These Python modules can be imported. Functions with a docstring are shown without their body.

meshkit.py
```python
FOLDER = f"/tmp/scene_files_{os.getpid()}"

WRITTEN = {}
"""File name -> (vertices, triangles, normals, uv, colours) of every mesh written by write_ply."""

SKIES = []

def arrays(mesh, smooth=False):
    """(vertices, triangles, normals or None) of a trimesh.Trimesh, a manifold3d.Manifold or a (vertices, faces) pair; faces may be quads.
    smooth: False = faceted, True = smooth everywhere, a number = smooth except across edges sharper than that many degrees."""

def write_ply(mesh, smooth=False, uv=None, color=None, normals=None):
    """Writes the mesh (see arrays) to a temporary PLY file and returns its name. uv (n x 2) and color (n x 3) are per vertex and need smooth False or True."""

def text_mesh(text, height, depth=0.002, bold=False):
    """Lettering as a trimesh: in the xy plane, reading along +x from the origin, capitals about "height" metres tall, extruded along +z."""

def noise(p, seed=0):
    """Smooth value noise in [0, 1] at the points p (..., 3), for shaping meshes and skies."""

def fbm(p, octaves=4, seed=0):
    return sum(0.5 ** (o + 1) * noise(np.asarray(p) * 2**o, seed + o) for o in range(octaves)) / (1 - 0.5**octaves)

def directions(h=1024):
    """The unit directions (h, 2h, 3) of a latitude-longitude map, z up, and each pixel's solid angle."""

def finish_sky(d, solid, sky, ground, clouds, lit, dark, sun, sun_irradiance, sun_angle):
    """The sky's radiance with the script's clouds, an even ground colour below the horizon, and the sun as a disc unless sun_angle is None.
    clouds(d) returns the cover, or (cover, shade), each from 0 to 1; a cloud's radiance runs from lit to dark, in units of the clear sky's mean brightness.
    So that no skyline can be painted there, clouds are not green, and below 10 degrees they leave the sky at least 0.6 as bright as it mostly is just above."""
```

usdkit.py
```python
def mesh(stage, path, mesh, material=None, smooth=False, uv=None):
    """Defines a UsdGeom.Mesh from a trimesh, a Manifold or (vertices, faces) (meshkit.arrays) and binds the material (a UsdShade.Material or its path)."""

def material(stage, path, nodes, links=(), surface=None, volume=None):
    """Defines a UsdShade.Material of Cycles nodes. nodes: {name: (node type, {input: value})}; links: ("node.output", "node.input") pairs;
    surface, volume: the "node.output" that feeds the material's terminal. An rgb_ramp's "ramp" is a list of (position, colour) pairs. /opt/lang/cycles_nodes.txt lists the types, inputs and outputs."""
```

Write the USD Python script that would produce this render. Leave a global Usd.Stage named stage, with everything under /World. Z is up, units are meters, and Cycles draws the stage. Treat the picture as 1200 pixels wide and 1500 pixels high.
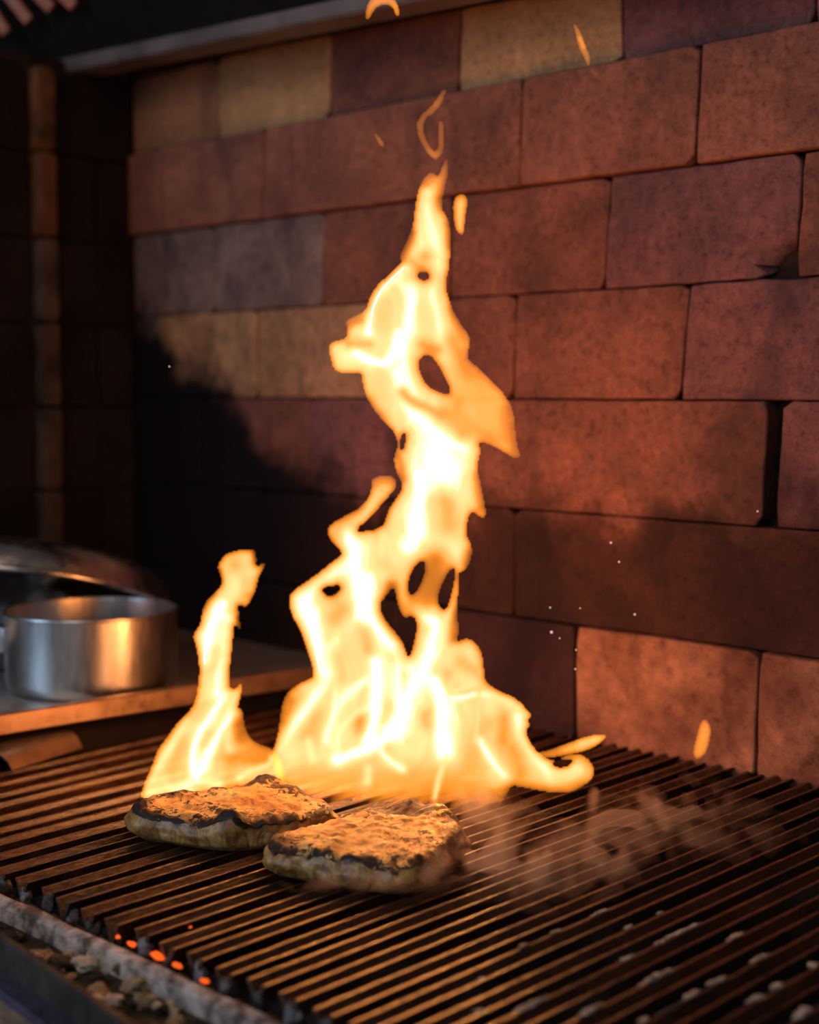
import math
import numpy as np
import trimesh
import shapely
from shapely.geometry import Polygon, LineString
from scipy import ndimage
import usdkit
from meshkit import fbm, noise
from pxr import Usd, UsdGeom, UsdLux, UsdShade, Gf, Sdf, Vt

stage = Usd.Stage.CreateInMemory()
UsdGeom.SetStageUpAxis(stage, "Z")
UsdGeom.SetStageMetersPerUnit(stage, 1.0)
UsdGeom.Xform.Define(stage, "/World")
UsdGeom.Scope.Define(stage, "/World/Looks")
rng = np.random.default_rng(7)

# ------------------------------------------------------------------ camera
F, CX, CY = 2190.0, 600.0, 750.0           # focal length and centre in pixels of the 1200 x 1500 frame
PITCH, YAW = 0.0811, math.radians(45.094)  # looks down 4.65 degrees, 45 degrees to the left of the wall's normal
Z0, SLOPE = 0.24, 0.025                    # grate height at the wall, its rise towards the wall
CAM = np.array([0.0, -1.25, 0.6075])
FH = np.array([-math.sin(YAW), math.cos(YAW), 0.0])
RT = np.array([math.cos(YAW), math.sin(YAW), 0.0])
FW = FH * math.cos(PITCH) - np.array([0, 0, math.sin(PITCH)])
UP = np.array([0, 0, math.cos(PITCH)]) + FH * math.sin(PITCH)
cam = UsdGeom.Camera.Define(stage, "/World/camera")
M4 = np.eye(4); M4[0, :3], M4[1, :3], M4[2, :3], M4[3, :3] = RT, UP, -FW, CAM
cam.AddTransformOp().Set(Gf.Matrix4d(*M4.ravel().tolist()))
cam.CreateHorizontalApertureAttr(24.0)
cam.CreateVerticalApertureAttr(30.0)
cam.CreateFocalLengthAttr(24.0 * F / 1200)
cam.CreateFStopAttr(2.6)
cam.CreateFocusDistanceAttr(1.25)
cam.CreateClippingRangeAttr(Gf.Vec2f(0.02, 100.0))
cam.CreateExposureAttr(0.0)

# ------------------------------------------------------------------ daylight of the room in front of the hearth
dome = UsdLux.DomeLight.Define(stage, "/World/room_ambience")
dome.CreateColorAttr(Gf.Vec3f(0.75, 0.62, 0.62)); dome.CreateIntensityAttr(0.028)


def area_light(name, pos, target, w, h, color, power):
    l = UsdLux.RectLight.Define(stage, "/World/" + name)
    z = np.array(pos, float) - np.array(target, float); z /= np.linalg.norm(z)
    x = np.cross([0, 0, 1.0], z); x /= np.linalg.norm(x); y = np.cross(z, x)
    m = np.eye(4); m[0, :3], m[1, :3], m[2, :3], m[3, :3] = x, y, z, pos
    l.AddTransformOp().Set(Gf.Matrix4d(*m.ravel().tolist()))
    l.CreateWidthAttr(w); l.CreateHeightAttr(h); l.CreateColorAttr(Gf.Vec3f(*color)); l.CreateIntensityAttr(power)
    return l


area_light("daylight_window", (-2.2, -3.5, 1.6), (-1.2, -0.3, 0.6), 1.1, 2.6, (0.50, 0.74, 1.0), 4.2)
area_light("daylight_doorway", (0.4, -3.2, 1.6), (-1.0, -0.2, 0.6), 1.2, 2.6, (0.86, 0.92, 1.0), 1.25)
area_light("warm_ceiling_lamp", (-1.15, -1.6, 1.65), (-1.5, 0.0, 0.95), 0.5, 0.5, (1.0, 0.58, 0.32), 6.5)


# ------------------------------------------------------------------ helpers
def at(px, py, n, c):
    """The point of the plane n.p = c that lies behind pixel (px, py)."""
    d = FW + RT * (px - CX) / F - UP * (py - CY) / F
    n = np.asarray(n, float)
    return CAM + d * (c - n @ CAM) / (n @ d)


def on_grate(px, py, h=0.0):
    return at(px, py, (0, -SLOPE, 1), Z0 + h)


def on_z(px, py, z):
    return at(px, py, (0, 0, 1), z)


def on_y(px, py, y):
    return at(px, py, (0, 1, 0), y)


USED = {}


def path_for(name, parent=None):
    base = (str(parent.GetPath()) if parent is not None else "/World") + "/" + name
    k = USED.get(base, -1) + 1
    USED[base] = k
    return base if k == 0 else f"{base}_{k:03d}"


def tag(p, label=None, cat=None, group=None, kind=None):
    for key, v in (("label", label), ("category", cat), ("group", group), ("kind", kind)):
        if v:
            p.SetCustomDataByKey(key, v)
    return p


def thing(name, label, cat, loc=(0, 0, 0), rotz=0.0, group=None, kind=None):
    x = UsdGeom.Xform.Define(stage, path_for(name))
    x.AddTranslateOp().Set(Gf.Vec3d(*map(float, loc)))
    x.AddRotateZOp().Set(float(rotz))
    return tag(x.GetPrim(), label, cat, group, kind)


def obj(name, m, mat, parent=None, smooth=35, label=None, cat=None, group=None, kind=None):
    p = usdkit.mesh(stage, path_for(name, parent), m, mat, smooth=smooth).GetPrim()
    return tag(p, label, cat, group, kind)


def bbox(x0, x1, y0, y1, z0, z1, r=0.0):
    """Box between two corners, with chamfered edges of size r."""
    if r <= 0:
        m = trimesh.creation.box([x1 - x0, y1 - y0, z1 - z0])
    else:
        pts = []
        h = np.array([x1 - x0, y1 - y0, z1 - z0]) / 2
        for s in np.ndindex(2, 2, 2):
            s = np.array(s) * 2 - 1
            for k in range(3):
                q = h - r; q[k] = h[k]
                pts.append(s * q)
        m = trimesh.convex.convex_hull(np.array(pts))
    m.apply_translation([(x0 + x1) / 2, (y0 + y1) / 2, (z0 + z1) / 2])
    return m


def beam(a, b, w, h, r=0.001, up=(0, 0, 1)):
    """A bar of section w (sideways) x h (along up) from a to b; a and b are on its top centre line."""
    a, b, up = np.array(a, float), np.array(b, float), np.array(up, float)
    L = np.linalg.norm(b - a); x = (b - a) / L
    y = np.cross(up, x); y /= np.linalg.norm(y); z = np.cross(x, y)
    m = bbox(0, L, -w / 2, w / 2, -h, 0, r)
    t = np.eye(4); t[:3, 0], t[:3, 1], t[:3, 2], t[:3, 3] = x, y, z, a
    m.apply_transform(t)
    return m


def lathe(profile, n=64):
    """Closed profile of (radius, z) turned about z."""
    prof = np.array(profile, float)
    ang = np.arange(n) * 2 * np.pi / n
    v = np.stack([prof[:, None, 0] * np.cos(ang), prof[:, None, 0] * np.sin(ang), np.repeat(prof[:, None, 1], n, 1)], -1).reshape(-1, 3)
    k = len(prof); f = []
    for i in range(k):
        j = (i + 1) % k
        a = i * n + np.arange(n); b = i * n + (np.arange(n) + 1) % n
        c = j * n + np.arange(n); d = j * n + (np.arange(n) + 1) % n
        f += [np.stack([a, b, d], 1), np.stack([a, d, c], 1)]
    m = trimesh.Trimesh(v, np.vstack(f), process=True)
    m.update_faces(m.nondegenerate_faces()); m.remove_unreferenced_vertices()
    m.fix_normals()
    return m


def rock(r, seed, squash=0.7, sub=2, rough=0.35):
    m = trimesh.creation.icosphere(sub, 1.0)
    v = np.array(m.vertices)
    v *= (1 - rough + 2 * rough * fbm(v * 1.4 + seed * 7.3, 3, seed))[:, None]
    v *= np.array([1, 0.6 + 0.5 * ((seed * 37) % 10) / 10, squash]) * r
    m.vertices = v
    return m


# ------------------------------------------------------------------ materials
def look(name, nodes, links=(), surface=None, volume=None):
    return usdkit.material(stage, "/World/Looks/" + name, nodes, links, surface, volume)


def plain(name, c1, c2, scale=12.0, rough=0.6, metal=0.0, bump=0.3, bscale=60.0, dist=0.002, spec=0.5, detail=5, rrange=0.1, stretch=(1, 1, 1), lo=0.35, hi=0.68, coat=0.0):
    nodes = {
        "g": ("geometry", {}),
        "map": ("mapping", {"scale": stretch}),
        "n": ("noise_texture", {"scale": scale, "detail": detail, "roughness": 0.6}),
        "r": ("rgb_ramp", {"ramp": [(0, c1), (lo, c1), (hi, c2), (1, c2)]}),
        "n2": ("noise_texture", {"scale": bscale, "detail": 6, "roughness": 0.65}),
        "mr": ("map_range", {"from_min": 0.3, "from_max": 0.7, "to_min": rough - rrange, "to_max": rough + rrange, "clamp": True}),
        "b": ("bump", {"strength": bump, "distance": dist}),
        "p": ("principled_bsdf", {"metallic": metal, "specular_ior_level": spec, "coat_weight": coat, "coat_roughness": 0.15}),
    }
    links = [("g.position", "map.vector"), ("map.vector", "n.vector"), ("map.vector", "n2.vector"), ("n.fac", "r.fac"), ("r.color", "p.base_color"),
             ("n2.fac", "mr.value"), ("mr.result", "p.roughness"), ("n2.fac", "b.height"), ("b.normal", "p.normal")]
    return look(name, nodes, links, "p.BSDF")


SOOT = (0.0045, 0.0034, 0.0050)


def brick_look(name, c1, c2, soot=1.0, patch=0.55, patch_color=(0.035, 0.022, 0.024), grain=110.0):
    """Fired clay: two tones, pits and grain; soot has burnt into the wall low down and to the left, in a patch of its own shape."""
    nodes = {
        "g": ("geometry", {}),
        "xyz": ("separate_xyz", {}),
        "n1": ("noise_texture", {"scale": 11.0, "detail": 6, "roughness": 0.62, "distortion": 0.4}),
        "r1": ("rgb_ramp", {"ramp": [(0, c1), (0.36, c1), (0.64, c2), (1, c2)]}),
        "n2": ("noise_texture", {"scale": grain, "detail": 6, "roughness": 0.78}),
        "r2": ("rgb_ramp", {"ramp": [(0, (0.2, 0.18, 0.18)), (0.34, (0.42, 0.4, 0.4)), (0.45, (0.82, 0.81, 0.8)), (0.56, (1.05, 1.03, 1.0)), (0.68, (1.35, 1.28, 1.2)), (1, (1.5, 1.4, 1.3))]}),
        "grain": ("mix_color", {"blend_type": "multiply", "fac": 0.85, "use_clamp": False}),
        # smoky patches
        "map3": ("mapping", {"scale": (1, 1, 0.5)}),
        "n3": ("noise_texture", {"scale": 7.0, "detail": 4, "roughness": 0.6, "distortion": 0.8}),
        "m3": ("map_range", {"range_type": "smoothstep", "from_min": 0.46, "from_max": 0.72, "to_min": 0.0, "to_max": patch, "clamp": True}),
        "mixp": ("mix_color", {"b": patch_color}),
        # the soot stain
        "zb": ("map_range", {"from_min": -1.80, "from_max": -1.42, "to_min": 0.745, "to_max": 0.50, "clamp": True}),
        "d": ("math", {"math_type": "subtract"}),
        "n4": ("noise_texture", {"scale": 9.0, "detail": 5, "roughness": 0.6}),
        "n4s": ("math", {"math_type": "multiply_add", "value2": 0.26, "value3": -0.13}),
        "d2": ("math", {"math_type": "add"}),
        "ms": ("map_range", {"range_type": "smoothstep", "from_min": -0.035, "from_max": 0.05, "to_min": 0.0, "to_max": soot, "clamp": True}),
        "sx": ("map_range", {"from_min": -1.5, "from_max": -1.15, "to_min": 1.0, "to_max": 0.78, "clamp": True}),
        "mm": ("math", {"math_type": "multiply"}),
        "mixs": ("mix_color", {"b": SOOT}),
        "h": ("math", {"math_type": "multiply_add", "value2": 0.5}),
        "bump": ("bump", {"strength": 0.7, "distance": 0.004}),
        "p": ("principled_bsdf", {"roughness": 0.9, "specular_ior_level": 0.1}),
    }
    links = [("g.position", "xyz.vector"), ("g.position", "n1.vector"), ("g.position", "n2.vector"), ("g.position", "map3.vector"), ("map3.vector", "n3.vector"), ("g.position", "n4.vector"),
             ("n1.fac", "r1.fac"), ("n2.fac", "r2.fac"), ("r1.color", "grain.a"), ("r2.color", "grain.b"),
             ("n3.fac", "m3.value"), ("grain.result", "mixp.a"), ("m3.result", "mixp.fac"),
             ("xyz.x", "zb.value"), ("zb.result", "d.value1"), ("xyz.z", "d.value2"), ("n4.fac", "n4s.value1"), ("d.value", "d2.value1"), ("n4s.value", "d2.value2"),
             ("d2.value", "ms.value"), ("xyz.x", "sx.value"), ("ms.result", "mm.value1"), ("sx.result", "mm.value2"),
             ("mixp.result", "mixs.a"), ("mm.value", "mixs.fac"), ("mixs.result", "p.base_color"),
             ("n1.fac", "h.value3"), ("n2.fac", "h.value1"), ("h.value", "bump.height"), ("bump.normal", "p.normal")]
    return look(name, nodes, links, "p.BSDF")


B = {
    "red": brick_look("brick_red", (0.169, 0.0697, 0.0517), (0.275, 0.1135, 0.0776)),
    "dark": brick_look("brick_dark_red", (0.114, 0.0500, 0.0388), (0.210, 0.0848, 0.0607)),
    "tan": brick_look("brick_tan", (0.302, 0.1778, 0.0873), (0.421, 0.2497, 0.1293), patch=0.3, patch_color=(0.146, 0.0681, 0.0388)),
    "brown": brick_look("brick_brown", (0.208, 0.1012, 0.0550), (0.312, 0.1452, 0.0757)),
    "grey": brick_look("brick_smoked_grey", (0.095, 0.0686, 0.0671), (0.210, 0.1452, 0.1290), patch=0.75),
    "pale": brick_look("brick_smoked_tan", (0.229, 0.1276, 0.0757), (0.385, 0.2244, 0.1238), patch=0.6),
    "purple": brick_look("brick_purple", (0.115, 0.0563, 0.0602), (0.185, 0.0810, 0.0791), patch=0.7, patch_color=(0.032, 0.0194, 0.0258)),
    "clean": brick_look("brick_scoured", (0.154, 0.0661, 0.0430), (0.307, 0.1497, 0.0952), soot=0.12, grain=62.0, patch=0.85, patch_color=(0.054, 0.0209, 0.0154)),
}
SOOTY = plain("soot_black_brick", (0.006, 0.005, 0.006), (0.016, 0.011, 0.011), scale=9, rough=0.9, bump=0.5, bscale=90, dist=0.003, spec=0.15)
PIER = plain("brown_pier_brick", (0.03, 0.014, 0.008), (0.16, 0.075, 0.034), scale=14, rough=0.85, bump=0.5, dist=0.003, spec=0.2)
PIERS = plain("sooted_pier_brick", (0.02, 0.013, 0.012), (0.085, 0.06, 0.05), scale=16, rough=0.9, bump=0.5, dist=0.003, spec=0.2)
MORTAR = plain("dark_mortar", (0.012, 0.008, 0.008), (0.03, 0.018, 0.015), scale=40, rough=0.95, spec=0.1, dist=0.004)
GRATE = plain("greasy_iron", (0.012, 0.006, 0.004), (0.085, 0.032, 0.012), scale=40, rough=0.31, rrange=0.16, bump=0.75, bscale=240, dist=0.002, spec=0.9, metal=0.0, stretch=(1, 0.35, 1))
BURNT = plain("burnt_iron", (0.012, 0.010, 0.011), (0.09, 0.08, 0.085), scale=60, rough=0.45, bump=0.5, bscale=200, spec=0.6)
TIPASH = plain("bluish_ash_crust", (0.05, 0.055, 0.07), (0.36, 0.37, 0.42), scale=120, rough=0.7, bump=0.8, bscale=300, dist=0.003)
ASHIRON = plain("ash_coated_iron", (0.12, 0.105, 0.10), (0.72, 0.68, 0.66), scale=45, rough=0.9, bump=0.8, bscale=300, dist=0.003, spec=0.2, lo=0.4, hi=0.62)
DARKSTEEL = plain("dark_scaled_steel", (0.018, 0.017, 0.018), (0.075, 0.065, 0.052), scale=28, rough=0.5, bump=0.4, bscale=150, spec=0.5, metal=0.3)
HOOD = plain("smoked_hood_steel", (0.004, 0.0035, 0.004), (0.009, 0.008, 0.008), scale=10, rough=0.9, spec=0.08, bump=0.1)
LIP = plain("grey_hood_lip", (0.07, 0.058, 0.06), (0.15, 0.125, 0.12), scale=12, rough=0.5, spec=0.4, bump=0.2, metal=0.2)
SLAT = plain("copper_filter_slat", (0.16, 0.040, 0.014), (0.30, 0.09, 0.032), scale=12, rough=0.55)
STEEL = plain("brushed_steel", (0.44, 0.44, 0.44), (0.58, 0.58, 0.59), scale=30, rough=0.31, rrange=0.05, metal=1.0, bump=0.08, bscale=90, dist=0.0006, stretch=(1, 1, 0.25))
SHELF = plain("worn_shelf_steel", (0.35, 0.35, 0.36), (0.5, 0.5, 0.5), scale=20, rough=0.42, metal=0.9, bump=0.15, dist=0.001)
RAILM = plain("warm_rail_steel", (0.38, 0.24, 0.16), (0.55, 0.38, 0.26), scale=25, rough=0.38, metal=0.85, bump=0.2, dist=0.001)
HANDLE = plain("cream_handle", (0.50, 0.45, 0.36), (0.62, 0.57, 0.47), scale=30, rough=0.45)
ASH = plain("pale_ash", (0.42, 0.38, 0.32), (0.85, 0.82, 0.76), scale=70, rough=0.95, bump=0.8, bscale=400, dist=0.003, spec=0.15)
FLAKE = plain("caked_ash", (0.22, 0.18, 0.14), (0.85, 0.78, 0.64), scale=160, rough=0.95, bump=0.8, bscale=500, dist=0.003, spec=0.15)
TANSTONE = plain("tan_rubble", (0.14, 0.11, 0.06), (0.58, 0.48, 0.32), scale=80, rough=0.9, bump=0.7, bscale=400, dist=0.003, spec=0.2)
COALM = plain("charcoal", (0.008, 0.007, 0.007), (0.035, 0.032, 0.032), scale=80, rough=0.8, bump=0.8, bscale=300, dist=0.003, spec=0.3)
CONC = plain("stained_concrete", (0.14, 0.11, 0.085), (0.40, 0.33, 0.25), scale=28, rough=0.9, bump=0.8, bscale=160, dist=0.006, spec=0.2)
GRIT = plain("burnt_grit", (0.018, 0.015, 0.011), (0.10, 0.08, 0.05), scale=90, rough=0.75, bump=0.9, bscale=260, dist=0.006, spec=0.4)
BLUED = plain("blued_steel", (0.03, 0.035, 0.07), (0.09, 0.075, 0.16), scale=60, rough=0.4, bump=0.6, bscale=240, dist=0.003, spec=0.6, metal=0.4)
EMBER = look("glowing_ember", {"e": ("emission", {"color": (1.0, 0.11, 0.012), "strength": 1.3})}, (), "e.emission")
SPARK = look("spark_glow", {"e": ("emission", {"color": (1.0, 0.55, 0.42), "strength": 1.1})}, (), "e.emission")


# ------------------------------------------------------------------ the wall of fire bricks
wall = thing("wall_back", "back wall of the hearth in large dry-laid red and tan fire bricks", None, kind="structure")
obj("mortar_bed", bbox(-1.95, 0.5, 0.012, 0.14, -0.05, 1.42), MORTAR, wall, smooth=False)


def brick_mesh(tl, tr, br, bl, front, depth, seed):
    """One brick: a four-cornered face (x, z) with softened corners, wavering worn edges and a chamfer, standing proud by -front."""
    g = Polygon([bl, br, tr, tl]).buffer(-0.0018).buffer(0.0018, quad_segs=2)
    L = g.exterior.length
    n = max(24, int(L / 0.016))
    pts = np.array([g.exterior.interpolate(i / n, normalized=True).coords[0] for i in range(n)])
    c = pts.mean(0)
    w = (fbm(np.c_[pts * 45, np.full(n, seed * 3.7)], 3, seed) - 0.5) * 0.0034
    d = pts - c; d /= np.linalg.norm(d, axis=1, keepdims=True)
    pts = pts + d * w[:, None]
    rings = []
    for inset, y in ((0.0, depth), (0.0, 0.0028), (0.0008, 0.0010), (0.0024, 0.0002), (0.020, 0.0)):
        q = pts - d * inset * 1.25
        yy = front + y + (fbm(np.c_[q * 16, np.full(n, seed * 1.3)], 3, seed + 5) - 0.5) * 0.0022
        rings.append(np.c_[q[:, 0], yy, q[:, 1]])
    v = np.vstack(rings + [np.array([[c[0], front, c[1]]])])
    f = []
    for k in range(len(rings) - 1):
        a = k * n + np.arange(n); b = k * n + (np.arange(n) + 1) % n
        f += [np.stack([a, b, b + n], 1), np.stack([a, b + n, a + n], 1)]
    k = (len(rings) - 1) * n
    f.append(np.stack([k + np.arange(n), k + (np.arange(n) + 1) % n, np.full(n, len(v) - 1)], 1))
    return trimesh.Trimesh(v, np.vstack(f), process=False)


ZR = [1.166, 1.0475, 0.9415, 0.8275, 0.7125, 0.598, 0.4775, 0.3575, 0.2300]
LEFT, RIGHT = -1.812, 0.30
# joints (x at the top, x at the bottom) and the tone of each brick from the left
ROWS = [
    ([(-1.50, -1.50), (-1.28, -1.28), (-1.06, -1.06), (-0.84, -0.84), (-0.62, -0.62)], ["brown", "brown", "red", "brown", "dark", "red"]),
    ([(-1.616, -1.615), (-1.390, -1.393), (-1.173, -1.176), (-0.950, -0.947), (-0.726, -0.729)], ["brown", "tan", "dark", "tan", "purple", "red"]),
    ([(-1.731, -1.728), (-1.508, -1.514), (-1.298, -1.303), (-1.072, -1.076), (-0.845, -0.851), (-0.625, -0.63)], ["red", "red", "red", "red", "red", "red", "dark"]),
    ([(-1.627, -1.625), (-1.400, -1.405), (-1.183, -1.188), (-0.958, -0.966), (-0.736, -0.742)], ["grey", "grey", "dark", "dark", "purple", "dark"]),
    ([(-1.755, -1.755), (-1.532, -1.533), (-1.310, -1.312), (-1.085, -1.091), (-0.858, -0.868), (-0.640, -0.645)], ["grey", "pale", "pale", "dark", "dark", "purple", "purple"]),
    ([(-1.65, -1.65), (-1.428, -1.426), (-1.200, -1.200), (-0.758, -0.764)], ["grey", "dark", "purple", "dark", "purple"]),
    ([(-1.74, -1.74), (-1.52, -1.52), (-1.30, -1.30), (-1.085, -1.085), (-0.650, -0.650)], ["grey", "dark", "dark", "dark", "dark", "purple"]),
    ([(-1.66, -1.66), (-1.435, -1.435), (-1.212, -1.212), (-0.992, -0.991), (-0.767, -0.770)], ["grey", "dark", "dark", "purple", "clean", "clean"]),
]
PROUD = [0.004, 0.0, -0.010, -0.002, -0.004, -0.006, -0.005, -0.013]
seed = 0
for r, (joints, tones) in enumerate(ROWS):
    js = [(LEFT, LEFT)] + list(joints)
    while js[-1][0] + 0.222 < RIGHT + 0.2:
        js.append((js[-1][0] + 0.222, js[-1][1] + 0.222))
    zt, zb_ = ZR[r], ZR[r + 1]
    for k in range(len(js) - 1):
        seed += 1
        tone = tones[k] if k < len(tones) else ("red", "dark", "purple", "brown")[(seed * 7) % 4]
        g0 = 0.0007
        gl = gr = g0
        if r == 5 and k == 3: gr = 0.007
        if r == 5 and k == 4: gl = 0.007
        tl, tr = (js[k][0] + gl, zt - g0), (js[k + 1][0] - gr, zt - g0)
        bl, br = (js[k][1] + gl, zb_ + g0), (js[k + 1][1] - gr, zb_ + g0)
        m = None
        if r == 3 and k == 4:   # the brick with its lower right corner knocked off
            g = Polygon([bl, (br[0] - 0.030, br[1]), (br[0] - 0.008, br[1] + 0.030), (br[0], br[1] + 0.034), tr, tl])
        m = brick_mesh(tl, tr, br, bl, PROUD[r] + rng.uniform(-0.0015, 0.0015), 0.05, seed)
        if r == 3 and k == 4:
            v = np.array(m.vertices)
            e = np.clip(1 - np.hypot(v[:, 0] - br[0], v[:, 2] - br[1]) / 0.034, 0, 1)
            v[:, 1] += e * 0.03; v[:, 0] -= e * 0.018; v[:, 2] += e * 0.016
            m.vertices = v
        obj("brick", m, B[tone], wall, smooth=50)

# left return wall, black with soot, with a lit brick pier at its mouth
wl = thing("wall_left", "soot-blackened brick side wall of the hearth at the far left", None, kind="structure")
obj("mortar_bed", bbox(-1.95, -1.826, -0.75, 0.02, -0.05, 1.06), MORTAR, wl, smooth=False)


def side_brick(y0, y1, z0, z1, proud, sd):
    m = brick_mesh((y0 + .002, z1 - .002), (y1 - .002, z1 - .002), (y1 - .002, z0 + .002), (y0 + .002, z0 + .002), 0.0, 0.04, sd)
    v = np.array(m.vertices)
    m.vertices = np.c_[-1.815 - v[:, 1] + proud, v[:, 0], v[:, 2]]
    m.invert()
    return m


for r in range(8):
    z0 = 0.125 + 0.115 * r
    ys = [0.0, -0.13] if r % 2 else [0.0, -0.06, -0.13]
    for a, b in zip(ys[:-1], ys[1:]):
        seed += 1; obj("brick", side_brick(b, a, z0, z0 + 0.115, 0.0, seed), SOOTY, wl, smooth=50)
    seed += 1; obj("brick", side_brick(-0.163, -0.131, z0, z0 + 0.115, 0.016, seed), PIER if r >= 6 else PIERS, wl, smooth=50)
    ys = [-0.165, -0.392, -0.614] if r % 2 else [-0.165, -0.281, -0.503, -0.72]
    for a, b in zip(ys[:-1], ys[1:]):
        seed += 1; obj("brick", side_brick(b, a, z0, z0 + 0.115, 0.0, seed), SOOTY, wl, smooth=50)

# ------------------------------------------------------------------ hood above
hood = thing("extraction_hood", "black steel extraction hood with a grey lower lip above the brick wall", "hood")
la, lb = on_y(8, 114, -0.075), on_y(560, -2, -0.075)
lb = la + (lb - la) * 2.6
obj("lip", beam(la + [0, 0, 0.004], lb + [0, 0, 0.004], 0.05, 0.022, 0.003), LIP, hood, label="grey steel lip edge")
obj("lip_flange", beam(la + [0, 0.045, 0.0], lb + [0, 0.045, 0.0], 0.09, 0.006, 0.001), HOOD, hood)
v = np.array([la + [0, -0.024, 0.0], lb + [0, -0.024, 0.0], lb + [0, -0.15, 0.5], la + [0, -0.15, 0.5]])
pv = np.vstack([v, v + [0, 0.01, 0.0]])
obj("front_panel", trimesh.convex.convex_hull(pv), HOOD, hood, smooth=False)
obj("end_cap", beam(la + [0.004, 0, 0.002], la + [-0.012, 0, 0.002], 0.056, 0.03, 0.003), LIP, hood)
for i in range(4):
    a, b = on_y(-70 + 32 * i, -70, -0.18), on_y(8 + 33 * i, (48, 30, 12, 8)[i], -0.14)
    obj("filter_slat", beam(a, b, 0.016, 0.006, 0.001, up=(0.3, -1, 0.2)), SLAT, hood, label="copper-brown filter slat" if i == 0 else None)

# ------------------------------------------------------------------ hearth base, ledges
hb = thing("hearth_base", "masonry base of the hearth under the grate", None, kind="structure")
obj("ash_pan", bbox(-1.34, 0.3, -0.64, 0.0, 0.06, 0.135), GRIT, hb, smooth=False)
obj("side_block", bbox(-1.82, -1.352, -0.75, 0.0, 0.0, 0.258, 0.004), SOOTY, hb, smooth=False)
obj("trough_floor", bbox(-1.5, 0.3, -0.75, -0.64, 0.06, 0.198), GRIT, hb, smooth=False)

led = thing("ash_ledge", "ash-coated iron ledge running below the ends of the grate bars", "ledge")
nseg = 90
xs = np.linspace(-1.4, 0.25, nseg)
ring = [(-0.0, -0.025), (-0.0, -0.003), (-0.003, 0.0), (-0.010, -0.001), (-0.013, -0.004), (-0.014, -0.025)]
vv, ff = [], []
for i, x in enumerate(xs):
    for k, (dy, dz) in enumerate(ring):
        nn = (fbm(np.array([[x * 40, k * 1.7, 0.3]]), 3, 3)[0] - 0.5) * 0.006
        vv.append((x, -0.664 + dy + nn * (k in (3, 4, 5)), 0.2135 + dz + nn * (k in (2, 3, 4))))
q = len(ring)
for i in range(nseg - 1):
    for k in range(q):
        a, b = i * q + k, i * q + (k + 1) % q
        ff += [(a, b, b + q), (a, b + q, a + q)]
for base_, rev in ((0, False), ((nseg - 1) * q, True)):
    for k in range(1, q - 1):
        t = (base_, base_ + k + 1, base_ + k)
        ff.append(t[::-1] if rev else t)
lm = trimesh.Trimesh(np.array(vv), np.array(ff), process=False); lm.fix_normals()
obj("ledge_bar", lm, ASHIRON, led)

sa = thing("steel_kerb", "dark steel kerb plate standing in front of the rubble trough", "steel plate")
KA, KB = np.array([-1.36, -0.692, 0.234]), np.array([0.02, -0.842, 0.234])      # set a little askew to the grate
obj("upright_plate", beam(KA, KB, 0.006, 0.036, 0.001), DARKSTEEL, sa, smooth=False)
obj("flange", beam(KA + [0.002, -0.011, -0.022], KB + [0.002, -0.011, -0.022], 0.018, 0.007, 0.001), BLUED, sa, smooth=False, label="heat-blued foot of the kerb")

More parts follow.
